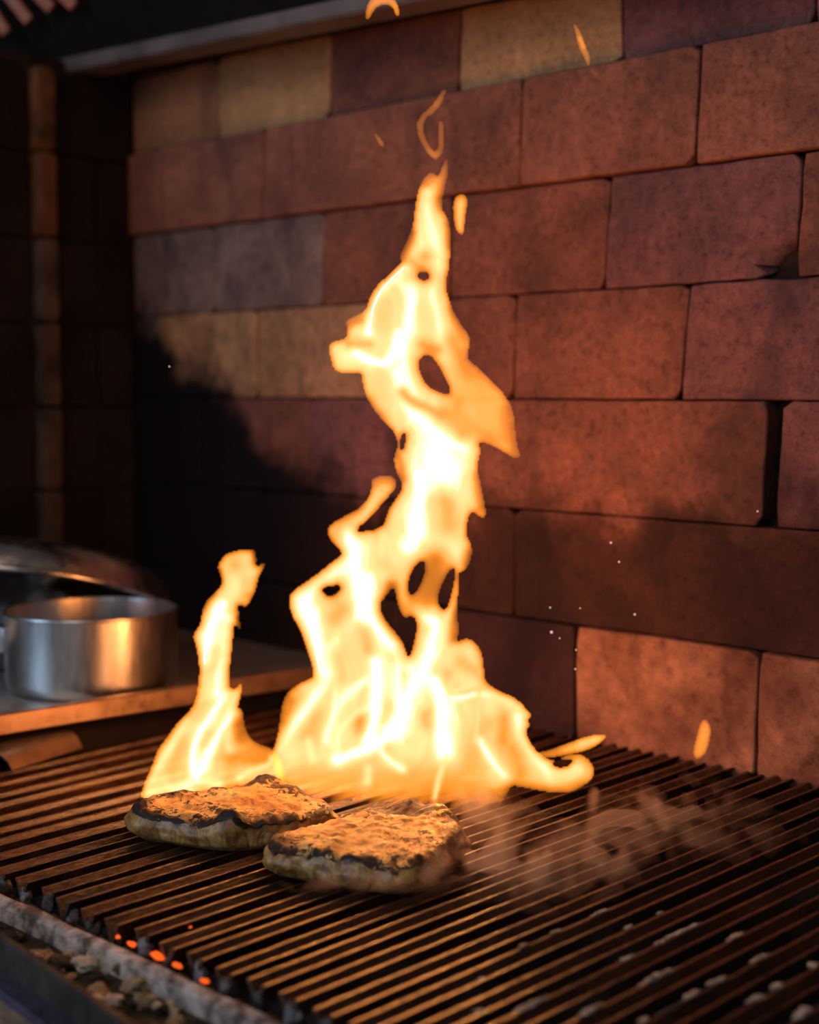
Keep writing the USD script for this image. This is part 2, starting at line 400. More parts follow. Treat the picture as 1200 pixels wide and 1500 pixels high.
hf = thing("hearth_front", "stained rough concrete front edge of the hearth at lower left", None, kind="structure")
gx, gy = np.meshgrid(np.linspace(-1.5, 0.2, 220), np.linspace(-0.700, -1.0, 60), indexing="ij")
gz = 0.2045 + np.clip((-0.70 - 0.109 * (gx + 1.36) - gy) / 0.012, -1, 0) * 0.008 + 0.012 * (fbm(np.stack([gx * 22, gy * 22, gx * 0], -1), 5, 9) - 0.5)
gv = np.stack([gx, gy, gz], -1).reshape(-1, 3)
n2 = 60
idx = np.arange(219)[:, None] * n2 + np.arange(n2 - 1)[None]
idx = idx.ravel()
gf = np.vstack([np.stack([idx, idx + 1, idx + n2 + 1], 1), np.stack([idx, idx + n2 + 1, idx + n2], 1)])
obj("concrete_top", trimesh.Trimesh(gv, gf[:, ::-1], process=False), CONC, hf, smooth=True)
obj("concrete_body", bbox(-1.5, 0.2, -1.0, -0.7625, 0.0, 0.191), CONC, hf, smooth=False)

# ------------------------------------------------------------------ the grate of V-shaped channel bars
grate = thing("grill_grate", "greasy black iron grill grate of V-shaped channel bars", "grill grate")
SEC = [(-0.0095, 0.0), (-0.0062, 0.0), (0.0, -0.0105), (0.0062, 0.0), (0.0095, 0.0), (0.0022, -0.0155), (-0.0022, -0.0155)]
NB, PITCH_B = 42, 0.03225


def bar_mesh(x0, jy, jz, tw, sd):
    ys = np.linspace(-0.655 + jy, -0.012, 28)
    vv = []
    for i, y in enumerate(ys):
        wob = (fbm(np.array([[sd * 3.1, y * 14, 0.0], [sd * 5.7, y * 60, 4.0]]), 3, 5) - 0.5)
        for k, (a, b) in enumerate(SEC):
            na = (noise(np.array([sd * 2.3 + k, y * 90, k * 1.0]), 2) - 0.5) * 0.0012
            vv.append((x0 + a + na + tw * (y + 0.33) + wob[0] * 0.0018, y, Z0 + SLOPE * y + b + jz + wob[0] * 0.0018 + na * 0.8))
    q = len(SEC); ff = []
    for i in range(len(ys) - 1):
        for k in range(q):
            a, b = i * q + k, i * q + (k + 1) % q
            ff += [(a, a + q, b + q), (a, b + q, b)]
    cap = [(0, 1, 6), (1, 2, 6), (2, 5, 6), (2, 3, 5), (3, 4, 5)]
    e = (len(ys) - 1) * q
    ff += cap + [(c[0] + e, c[2] + e, c[1] + e) for c in cap]
    m = trimesh.Trimesh(np.array(vv), np.array(ff), process=False); m.fix_normals()
    return m


for i in range(NB):
    x0 = -1.318 + PITCH_B * i
    obj("grate_bar", bar_mesh(x0, rng.uniform(-0.004, 0.004), rng.uniform(-0.0012, 0.0012), rng.uniform(-0.0025, 0.0025), i + 1), GRATE, grate, smooth=30)
    tipm = rock(0.0062, 300 + i, 1.35, 2, 0.62)
    tipm.apply_translation([x0 + 0.001, -0.653, Z0 - SLOPE * 0.655 - 0.0125])
    obj("burnt_drip", tipm, (BURNT, TIPASH, BURNT, BURNT, TIPASH)[i % 5], grate, smooth=40, label="charred crust on a bar end" if i == 0 else None)
for y in (-0.60, -0.33, -0.06):
    obj("support_bar", bbox(-1.335, 0.02, y - 0.006, y + 0.006, 0.135, Z0 + SLOPE * y - 0.0152, 0.0008), BURNT, grate, smooth=False)

# ------------------------------------------------------------------ steel shelf with rail, pans
sh = thing("steel_shelf", "steel shelf with a raised front rail left of the grate", "shelf")
SZ = 0.2745
ra, rb = np.array([-1.338, -0.62, 0.2865]), np.array([-1.296, -0.045, 0.2865])
obj("shelf_plate", bbox(-1.81, -1.35, -0.72, -0.004, 0.259, SZ, 0.001), SHELF, sh, smooth=False)
obj("rail", beam(ra, rb, 0.012, 0.021, 0.0015), RAILM, sh, smooth=False, label="upturned rail edge, orange in the firelight")

PC = np.array([-1.4365, -0.325, SZ])
saucepan = thing("saucepan", "bright steel saucepan without lid on the shelf, nearest the fire", "saucepan", PC)
R0, HP = 0.0955, 0.0885
prof = [(0.0, 0.0), (R0 - 0.010, 0.0), (R0 - 0.004, 0.002), (R0 - 0.001, 0.007), (R0, 0.014), (R0, HP - 0.003), (R0 + 0.0016, HP - 0.0015), (R0 + 0.0012, HP), (R0 - 0.001, HP),
        (R0 - 0.0025, HP - 0.003), (R0 - 0.0025, 0.013), (R0 - 0.006, 0.006), (R0 - 0.012, 0.004), (0.0, 0.004)]
obj("body", lathe(prof, 96), STEEL, saucepan, smooth=35)
hd = -RT * 0.98 + FH * -0.05
ha = np.array([*(hd[:2] * (R0 + 0.002)), HP - 0.034]); hbp = np.array([*(hd[:2] * (R0 + 0.20)), HP - 0.026])
obj("handle", beam(ha + [0, 0, .012], hbp + [0, 0, .012], 0.022, 0.024, 0.006), HANDLE, saucepan, smooth=40, label="cream-coloured grip")
obj("handle_bracket", beam(ha + hd * -0.002 + [0, 0, .016], ha + hd * 0.02 + [0, 0, .016], 0.032, 0.032, 0.004), STEEL, saucepan, smooth=40)

P2 = np.array([-1.688, -0.328, SZ])
pot2 = thing("stockpot", "larger steel pan under the tilted lid, cut by the left picture edge", "pan", P2)
R2, H2 = 0.110, 0.075
prof2 = [(0.0, 0.0), (R2 - 0.010, 0.0), (R2 - 0.003, 0.003), (R2, 0.012), (R2, H2 - 0.002), (R2 + 0.002, H2), (R2 - 0.001, H2), (R2 - 0.0025, H2 - 0.003), (R2 - 0.0025, 0.012), (R2 - 0.010, 0.004), (0.0, 0.004)]
obj("body", lathe(prof2, 96), STEEL, pot2, smooth=35)

lid = thing("pan_lid", "large domed steel lid tilted over the back of the saucepan", "lid")
RL = 0.165
dome_o = [(RL, 0.0), (RL, 0.010), (RL - 0.003, 0.020), (RL - 0.010, 0.030), (RL - 0.024, 0.039), (RL - 0.05, 0.046), (RL - 0.09, 0.051), (0.0, 0.054)]
dome_i = [(max(0.0, r_ - 0.002), z_ - 0.002) for r_, z_ in dome_o[::-1]]
LIDSTEEL = plain("dull_lid_steel", (0.42, 0.42, 0.43), (0.58, 0.58, 0.59), scale=24, rough=0.25, metal=1.0, bump=0.1, dist=0.0006)
lm_ = lathe([(RL + 0.003, -0.004)] + [(RL + 0.003, 0.0)] + dome_o[1:] + dome_i[:-1] + [(RL - 0.003, -0.004)], 96)
lc = at(48, 875, FH, FH @ CAM + 1.80)
tx = trimesh.transformations.rotation_matrix(math.radians(-20.0), RT)      # near edge lifted
ty = trimesh.transformations.rotation_matrix(math.radians(4.0), FH)        # right side lower
T = trimesh.transformations.translation_matrix(lc) @ tx @ ty
lm_.apply_transform(T)
obj("dome", lm_, LIDSTEEL, lid, smooth=40)
rr_ = lathe([(RL + 0.0035 + 0.0035 * math.cos(t), -0.002 + 0.0035 * math.sin(t)) for t in np.linspace(0, 2 * math.pi, 10)[:-1]], 96); rr_.apply_transform(T)
obj("rolled_rim", rr_, LIDSTEEL, lid, smooth=True)

# bent flat steel tool at the left edge, lying on the bars
scr = thing("grill_scraper", "bent flat steel scraper blade lying on the bars at the left edge", "scraper")
e0, e1 = on_grate(102, 1094, 0.004), on_grate(8, 1124, 0.006)
edge = (e1 - e0); edge /= np.linalg.norm(edge)
side = np.cross([0, 0, 1], edge)
if side @ RT > 0:
    side = -side
sect = [(-0.012, -0.001), (-0.006, 0.009), (0.004, 0.0165), (0.02, 0.0195), (0.06, 0.020), (0.13, 0.021)]
vv, ff = [], []
NS = 10
for t_, th in ((0, 0.0), (1, -0.0018)):
    for i in range(NS + 1):
        c0 = e0 + edge * 0.105 * i / NS - edge * 0.006
        sc = 1.0 - 0.25 * (i / NS)
        for a, b in sect:
            vv.append(c0 + side * a + np.array([0, 0, 1.0]) * (b * sc + th + 0.001))
q = len(sect); o2 = (NS + 1) * q
for i in range(NS):
    for k in range(q - 1):
        a = i * q + k
        ff += [(a, a + 1, a + q + 1), (a, a + q + 1, a + q), (a + o2, a + q + 1 + o2, a + 1 + o2), (a + o2, a + q + o2, a + q + 1 + o2)]
for i in range(NS):
    for k in (0, q - 1):
        a = i * q + k; ff += [(a, a + q, a + q + o2), (a, a + q + o2, a + o2)]
for i in (0, NS):
    for k in range(q - 1):
        a = i * q + k; ff += [(a, a + 1, a + 1 + o2), (a, a + 1 + o2, a + o2)]
sm = trimesh.Trimesh(np.array(vv), np.array(ff), process=False); trimesh.repair.fix_normals(sm)
obj("blade", sm, RAILM, scr, smooth=30)
hm = beam(e1 + side * 0.02 + [0, 0, 0.016], e1 + side * 0.02 + edge * 0.16 + [0, 0, 0.03], 0.02, 0.008, 0.002)
obj("shaft", hm, SHELF, scr, smooth=30)


# ------------------------------------------------------------------ steaks
def attr(name, x):
    return (name, ("attribute", {"attribute": x}))


CRUST = look("seared_crust", {
    "g": ("geometry", {}), "a": ("attribute", {"attribute": "char"}),
    "n": ("noise_texture", {"scale": 150.0, "detail": 8, "roughness": 0.75, "distortion": 0.6}),
    "big": ("noise_texture", {"scale": 38.0, "detail": 4, "roughness": 0.6}),
    "tone": ("rgb_ramp", {"ramp": [(0, (0.17, 0.065, 0.012)), (0.36, (0.34, 0.15, 0.03)), (0.48, (0.60, 0.34, 0.085)), (0.62, (0.80, 0.55, 0.19)), (1, (0.82, 0.58, 0.22))]}),
    "s": ("math", {"math_type": "multiply_add", "value2": 3.0, "value3": -1.36}),
    "c": ("math", {"math_type": "add"}),
    "burn": ("rgb_ramp", {"ramp": [(0, (0, 0, 0)), (0.30, (0, 0, 0)), (0.46, (1, 1, 1)), (1, (1, 1, 1))]}),
    "mix": ("mix_color", {"b": (0.018, 0.007, 0.004)}),
    "rough": ("map_range", {"from_min": 0.35, "from_max": 0.65, "to_min": 0.22, "to_max": 0.5, "clamp": True}),
    "bump": ("bump", {"strength": 0.8, "distance": 0.002}),
    "p": ("principled_bsdf", {"specular_ior_level": 0.4}),
}, [("g.position", "n.vector"), ("g.position", "big.vector"), ("big.fac", "tone.fac"), ("n.fac", "s.value1"), ("s.value", "c.value1"), ("a.fac", "c.value2"), ("c.value", "burn.fac"),
    ("tone.color", "mix.a"), ("burn.color", "mix.fac"), ("mix.result", "p.base_color"), ("n.fac", "rough.value"), ("rough.result", "p.roughness"), ("n.fac", "bump.height"), ("bump.normal", "p.normal")], "p.BSDF")
MEAT = look("moist_meat", {
    "g": ("geometry", {}), "a": ("attribute", {"attribute": "char"}),
    "map": ("mapping", {"scale": (1, 1, 0.45)}),
    "n": ("noise_texture", {"scale": 75.0, "detail": 6, "roughness": 0.6, "distortion": 1.2}),
    "tone": ("rgb_ramp", {"ramp": [(0, (0.06, 0.03, 0.010)), (0.38, (0.15, 0.08, 0.025)), (0.50, (0.30, 0.165, 0.05)), (0.66, (0.48, 0.31, 0.11)), (1, (0.58, 0.42, 0.18))]}),
    "s": ("math", {"math_type": "multiply_add", "value2": 0.9, "value3": -0.45}),
    "c": ("math", {"math_type": "add"}),
    "burn": ("rgb_ramp", {"ramp": [(0, (0, 0, 0)), (0.42, (0, 0, 0)), (0.60, (1, 1, 1)), (1, (1, 1, 1))]}),
    "mix": ("mix_color", {"b": (0.022, 0.009, 0.004)}),
    "bump": ("bump", {"strength": 0.6, "distance": 0.002}),
    "p": ("principled_bsdf", {"roughness": 0.3, "specular_ior_level": 0.42, "subsurface_weight": 0.25, "subsurface_radius": (1.0, 0.45, 0.2), "subsurface_scale": 0.004}),
}, [("g.position", "map.vector"), ("map.vector", "n.vector"), ("n.fac", "tone.fac"), ("n.fac", "s.value1"), ("s.value", "c.value1"), ("a.fac", "c.value2"), ("c.value", "burn.fac"),
    ("tone.color", "mix.a"), ("burn.color", "mix.fac"), ("mix.result", "p.base_color"), ("n.fac", "bump.height"), ("bump.normal", "p.normal")], "p.BSDF")


def steak(name, rim_px, h, label, sd, char_lumps):
    """A cut of meat from the outline of its upper rim: a bulging side and a blistered, seared top."""
    rim = np.array([on_grate(x, y, h)[:2] for x, y in rim_px])
    ring_ = LineString(np.vstack([rim, rim[:1]]))
    N = 160
    P = np.array([ring_.interpolate(i / N, normalized=True).coords[0] for i in range(N)])
    for _ in range(6):
        P = (np.roll(P, 1, 0) + 2 * P + np.roll(P, -1, 0)) / 4
    c = P.mean(0)
    P = c + (P - c) * (1 + 0.075 * (fbm(np.c_[P * 55, np.full(N, sd * 1.9)], 3, sd + 51) - 0.5))[:, None]
    root = thing(name, label, "steak")
    ang = np.arange(N)
    zg = lambda p: Z0 + SLOPE * p[:, 1]

    def shape(rad):
        return c + (P - c) * rad

    NR = 44
    verts, char = [], []
    rads = np.linspace(1.0, 0.0, NR + 1)[:-1]
    for rr in rads:
        p = shape(rr)
        p3 = np.c_[p * 28, np.full(N, sd)]
        edge_ = 1 - rr
        top = h - 0.0045 * np.exp(-(edge_ / 0.045)) + 0.004 * (1 - rr ** 2) + 0.0085 * (fbm(p3, 4, sd) - 0.5) + 0.0050 * (fbm(p3 * 6, 3, sd + 3) - 0.5)
        ch = 1.25 * np.exp(-(edge_ / 0.16) ** 1.3) * (fbm(p3 * 2.2, 3, sd + 17) - 0.12) + 1.3 * (fbm(p3 * 1.6, 3, sd + 11) - 0.5) + 0.05
        for (lx, ly, lr, lh, lc_) in char_lumps:
            q_ = on_grate(lx, ly, h)[:2]
            e = np.exp(-(np.hypot(*(p - q_).T) / lr) ** 2)
            top = top + 1.7 * lh * e * (0.55 + 0.9 * fbm(p3 * 5, 3, sd + 21)); ch = ch + 1.5 * lc_ * e
        verts.append(np.c_[p, zg(p) + top]); char.append(ch)
    pc = np.array([[*c, Z0 + SLOPE * c[1] + h + 0.004]])
    tv = np.vstack(verts + [pc]); tc = np.r_[np.concatenate(char), 0.0]
    tf = []
    for k in range(NR - 1):
        a = k * N + ang; b = k * N + (ang + 1) % N
        tf += [np.stack([a, b, b + N], 1), np.stack([a, b + N, a + N], 1)]
    k = (NR - 1) * N
    tf.append(np.stack([k + ang, k + (ang + 1) % N, np.full(N, len(tv) - 1)], 1))
    tm = trimesh.Trimesh(tv, np.vstack(tf), process=False)
    if tm.face_normals[:, 2].mean() < 0:
        tm.invert()
    # the side: from the rim down and round under
    sv, sc_ = [verts[0]], [char[0] + 0.1]
    for t in np.linspace(0.06, 1.0, 16):
        bul = 1 + 0.055 * math.sin(min(1, t * 1.15) * math.pi) - (0.10 * max(0, (t - 0.72) / 0.28) ** 2)
        p = shape(bul)
        zt_ = verts[0][:, 2] * (1 - t) + (zg(p) + 0.0006) * t
        lump = 0.0085 * (fbm(np.c_[p * 60, zt_ * 70], 4, sd + 31) - 0.5) * math.sin(math.pi * min(1, t * 1.02 + 0.1))
        d_ = (P - c) / np.linalg.norm(P - c, axis=1, keepdims=True)
        p = p + d_ * lump[:, None] * 1.6
        sv.append(np.c_[p, zt_]); sc_.append(1.5 * math.exp(-(t / 0.24) ** 1.6) * (fbm(np.c_[p * 60, np.full(N, sd)], 3, sd + 17) - 0.18) + 0.8 * (fbm(np.c_[p * 50, zt_ * 20], 3, sd + 41) - 0.5))
    p = shape(0.02); sv.append(np.c_[p, zg(p) + 0.0006]); sc_.append(np.zeros(N))
    SV, SC = np.vstack(sv), np.concatenate(sc_)
    sf = []
    for k in range(len(sv) - 1):
        a = k * N + ang; b = k * N + (ang + 1) % N
        sf += [np.stack([a, a + N, b + N], 1), np.stack([a, b + N, b], 1)]
    smesh = trimesh.Trimesh(SV, np.vstack(sf), process=False)
    d0 = smesh.triangles_center[:, :2] - c
    if (smesh.face_normals[: N * 20, :2] * d0[: N * 20]).sum() < 0:
        smesh.invert()
    for nm, mm_, mat, cv, lb_ in (("meat", smesh, MEAT, SC, "pale moist side of the meat"), ("seared_top", tm, CRUST, tc, "golden-brown seared and charred top")):
        pr = obj(nm, mm_, mat, root, smooth=True, label=lb_)
        UsdGeom.PrimvarsAPI(pr).CreatePrimvar("char", Sdf.ValueTypeNames.FloatArray, "vertex").Set(Vt.FloatArray.FromNumpy(np.asarray(cv, np.float32)))
    return root


steak("grilled_steak", [(190, 1181), (205, 1190), (232, 1192), (270, 1198), (300, 1202), (340, 1206), (385, 1201), (425, 1196), (460, 1188), (487, 1180), (482, 1171), (455, 1161), (430, 1152), (400, 1142), (370, 1143), (330, 1152), (290, 1158), (245, 1161), (212, 1166)],
      0.027, "left seared steak with a charred rim, lower edge of the flames behind it", 3,
      [(205, 1180, 0.012, 0.004, 0.35), (330, 1202, 0.010, 0.004, 0.4), (345, 1205, 0.008, 0.004, 0.4), (250, 1165, 0.012, 0.001, 0.3), (390, 1150, 0.014, 0.004, 0.3), (430, 1160, 0.012, 0.002, 0.2), (300, 1175, 0.022, 0.0, -0.25), (360, 1175, 0.022, 0.0, -0.25)])
steak("grilled_steak", [(390, 1233), (405, 1240), (440, 1246), (480, 1253), (530, 1260), (580, 1265), (612, 1262), (640, 1247), (665, 1228), (680, 1212), (672, 1194), (645, 1180), (610, 1171), (575, 1173), (540, 1182), (500, 1195), (455, 1204), (420, 1213), (396, 1222)],
      0.027, "right-hand nearer seared steak with a dark burnt hollow on its back", 8,
      [(590, 1187, 0.020, -0.005, 0.6), (600, 1176, 0.014, 0.004, 0.25), (640, 1186, 0.012, 0.003, 0.35), (400, 1230, 0.010, 0.002, 0.35), (520, 1258, 0.010, 0.002, 0.3), (500, 1225, 0.03, 0.0, -0.3), (560, 1210, 0.025, 0.0, -0.35), (600, 1235, 0.02, 0.0, -0.15)])

# ------------------------------------------------------------------ coals, embers, rubble
lumps, pale = [], []
for i in range(150):
    x = rng.uniform(-1.25, -0.15); y = rng.uniform(-0.62, -0.05)
    r_ = rng.uniform(0.013, 0.024)
    m = rock(r_, 40 + i, 0.75, 2)
    m.apply_translation([x, y, 0.135 + r_ * 0.5 + rng.uniform(0, 0.024)])
    (pale if x > -0.72 and i % 2 else lumps).append(m)
cb = thing("charcoal_bed", "bed of black charcoal with whitened ash glimpsed under the grate", "charcoal", kind="stuff")
obj("black_coal", trimesh.util.concatenate(lumps), COALM, cb, smooth=45, kind="stuff")
obj("ashed_coal", trimesh.util.concatenate(pale), ASH, cb, smooth=45, label="coals whitened with ash", kind="stuff")
for i, (px, py, s_) in enumerate([(171, 1371, 1.0), (193, 1383, 1.0), (231, 1400, 1.5), (260, 1414, 1.1), (300, 1437, 0.9), (275, 1356, 0.9)]):
    p = on_z(px, py, 0.2145) if i < 5 else on_grate(px, py, -0.004)
    m = rock(0.0026 * s_, 140 + i, 0.55, 2, 0.5)
    m.vertices[:, 0] *= 1.7
    m.apply_translation(p)
    tag(obj("ember", m, EMBER, None, smooth=True), "glowing red ember on the ash ledge under the bar ends" if i < 5 else "orange ember lodged between two grate bars", "ember", "embers on the ash ledge" if i < 5 else None)
for i, (fx, fy, L_, w_) in enumerate([(400, 560, 62, 9), (645, 432, 46, 9), (905, 297, 40, 8), (765, 500, 34, 9), (855, 452, 30, 8), (735, 272, 66, 6), (540, 265, 24, 6), (440, 212, 26, 6), (1005, 372, 34, 7), (1185, 395, 20, 9), (1150, 560, 46, 14), (200, 537, 50, 8),
                                       (300, 282, 26, 5), (530, 372, 30, 6), (655, 310, 26, 5), (985, 510, 30, 8), (580, 590, 18, 8), (175, 330, 14, 6), (1055, 470, 22, 8), (650, 212, 18, 5), (-15, 545, 16, 8), (35, 450, 8, 6)]):
    p = on_grate(700 + fx / 2.4, 1250 + fy / 2.4, 0.002)
    k = round((p[0] + 1.318) / PITCH_B * 2 - 0.5) / 2 + 0.25        # sits on the nearer rim of a bar
    p[0] = -1.318 + PITCH_B * k
    m = rock(0.0020 * w_ / 8, 400 + i, 0.6, 3, 0.85)
    m.vertices[:, 1] *= L_ / w_ * 1.25
    q = np.array(m.vertices)
    q = q * (0.5 + fbm(q * 330 + i, 3, 60 + i))[:, None] ** 1.3 * np.array([1.1, 1.0, 0.8]) + np.c_[0.0016 * (fbm(q[:, [1, 1, 1]] * 160 + i, 2, 90 + i) - 0.5), np.zeros(len(q)), np.zeros(len(q))]
    m.vertices = q
    m.apply_translation(p)
    obj("ash_flake", m, FLAKE, None, smooth=45, label="flake of pale ash caked along a grate bar at lower right", cat="ash", group="pale ash flakes on the bars")
spots = [(150, 1407, 0.0135, ASH, "large white ash-covered stone in the rubble trough"), (128, 1412, 0.009, ASH, None), (178, 1419, 0.007, TANSTONE, None), (100, 1398, 0.006, TANSTONE, None), (110, 1408, 0.005, ASH, None), (215, 1440, 0.007, ASH, None)]
for i in range(52):
    x = rng.uniform(-1.02, -0.66)
    q = np.array([x, -0.684 - rng.uniform(0.0, 0.036 + 0.11 * (x + 1.03))])
    spots.append((None, q, rng.uniform(0.003, 0.0095), (ASH, TANSTONE, TANSTONE, GRIT)[int(rng.integers(4))], None))
for i, (px, py, r_, mat, lb_) in enumerate(spots):
    m = rock(r_, 180 + i, 0.65, 3, 0.62)
    p = on_z(px, py, 0.203) if px is not None else np.array([py[0], py[1], 0.199 + r_ * 0.4])
    m.apply_translation(p)
    obj("rubble_stone", m, mat, None, smooth=45, label=lb_ or "small rubble stone in the trough behind the steel kerb", cat="stone", group=None if lb_ else "rubble in the trough")
for i in range(26):
    r_ = rng.uniform(0.002, 0.006)
    m = rock(r_, 260 + i, 0.6, 1)
    x = rng.uniform(-1.0, -0.74); y = -0.755 - 0.11 * (x + 1.03) - rng.uniform(0, 0.07)
    m.apply_translation([x, y, 0.2045 + r_ * 0.35])
    obj("pebble", m, (TANSTONE, ASH, CONC)[i % 3], None, smooth=True, label="small loose pebble on the concrete hearth front", cat="pebble", group="pebbles on the hearth front")


# ------------------------------------------------------------------ flames: luminous gas, thickness painted as a relief, filled with an emitting volume
TH = 0.028
ENV = look("flame_gas_orange", {"e": ("emission", {"color": (1.0, 0.285, 0.022), "strength": 1.0 / TH})}, (), volume="e.emission")
HEART = look("flame_gas_heart", {"e": ("emission", {"color": (1.0, 0.42, 0.20), "strength": 6.0 / TH})}, (), volume="e.emission")
FILAMENT = look("incandescent_filament", {"e": ("emission", {"color": (1.0, 0.30, 0.052), "strength": 3600.0})}, (), "e.emission")
CORE = look("flame_gas_white", {"e": ("emission", {"color": (1.0, 0.65, 0.40), "strength": 1.0 / TH})}, (), volume="e.emission")


def chaikin(p, n=2, closed=True):
    p = np.asarray(p, float)
    for _ in range(n):
        a, b = p, np.roll(p, -1, 0)
        q = np.stack([0.75 * a + 0.25 * b, 0.25 * a + 0.75 * b], 1).reshape(-1, 2)
        p = q if closed else np.vstack([p[:1], q[1:-3], p[-1:]])
    return p


def seg_dist(X, Y, pts):
    """Distance of the grid points to a polyline (or point)."""
    pts = np.asarray(pts, float)
    if len(pts) == 1:
        return np.hypot(X - pts[0, 0], Y - pts[0, 1])
    if len(pts) > 2:
        pts = chaikin(pts, 2, closed=False)
    d = np.full(X.shape, 1e9)
    for a, b in zip(pts[:-1], pts[1:]):
        ab = b - a
        t = np.clip(((X - a[0]) * ab[0] + (Y - a[1]) * ab[1]) / max(ab @ ab, 1e-9), 0, 1)
        d = np.minimum(d, np.hypot(X - a[0] - t * ab[0], Y - a[1] - t * ab[1]))
    return d


def gas_body(mask, thick, mid, place, step, X, Y, eps=0.00015):
    """A closed body over the grid cells of mask: two skins thick apart, about the bent middle surface mid. place(X, Y, offset) gives points."""
    full = mask[:-1, :-1] & mask[1:, :-1] & mask[:-1, 1:] & mask[1:, 1:]
    full = ndimage.binary_opening(full, np.ones((2, 2)))
    if not full.any():
        return None
    H, W = mask.shape
    I, J = np.nonzero(full)
    corner = lambda di, dj: (I + di) * W + (J + dj)
    a, b, c, d = corner(0, 0), corner(0, 1), corner(1, 1), corner(1, 0)
    T = np.maximum(thick, eps)
    Fp = place(X, Y, mid - T / 2).reshape(-1, 3)
    Bp = place(X, Y, mid + T / 2).reshape(-1, 3)
    n = H * W
    f = [np.stack([a, c, b], 1), np.stack([a, d, c], 1), np.stack([a, b, c], 1) + n, np.stack([a, c, d], 1) + n]
    pad = np.pad(full, 1)
    for di, dj, u, v in ((-1, 0, a, b), (1, 0, c, d), (0, 1, b, c), (0, -1, d, a)):
        bd = ~pad[I + 1 + di, J + 1 + dj]
        u_, v_ = u[bd], v[bd]
        f += [np.stack([u_, v_, v_ + n], 1), np.stack([u_, v_ + n, u_ + n], 1)]
    V, Fc = np.vstack([Fp, Bp]), np.vstack(f)
    used, inv = np.unique(Fc, return_inverse=True)
    m = trimesh.Trimesh(V[used], inv.reshape(-1, 3), process=False)
    if m.volume < 0:
        m.invert()
    return m


def tube3(p, r, sides=6):
    t = np.gradient(p, axis=0); t /= np.linalg.norm(t, axis=1, keepdims=True)
    a = np.cross(t, FH); a /= np.linalg.norm(a, axis=1, keepdims=True); b_ = np.cross(t, a)
    ang = np.arange(sides) * 2 * np.pi / sides
    v = p[:, None] + np.broadcast_to(r, (len(p),))[:, None, None] * (np.cos(ang)[None, :, None] * a[:, None] + np.sin(ang)[None, :, None] * b_[:, None])
    i, j = np.meshgrid(np.arange(len(p) - 1), np.arange(sides), indexing="ij")
    f = np.vstack([np.stack([i * sides + j, i * sides + (j + 1) % sides, (i + 1) * sides + (j + 1) % sides], -1).reshape(-1, 3),
                   np.stack([i * sides + j, (i + 1) * sides + (j + 1) % sides, (i + 1) * sides + j], -1).reshape(-1, 3)])
    return trimesh.Trimesh(v.reshape(-1, 3), f, process=False)


# how far back the fire stands, along the camera's heading, by picture column (it burns up behind the two steaks)
DEPTH_X = [150, 215, 260, 385, 480, 620, 760, 900, 1100]
DEPTH_D = [0.46, 0.465, 0.485, 0.505, 0.50, 0.465, 0.455, 0.455, 0.46]
BASE = FH @ CAM


def fire_place(X, Y, off):
    dep = np.interp(X, DEPTH_X, DEPTH_D) + off
    d = FW + RT * ((X - CX) / F)[..., None] - UP * ((Y - CY) / F)[..., None]
    return CAM + d * ((dep - BASE) / (d @ FH))[..., None]


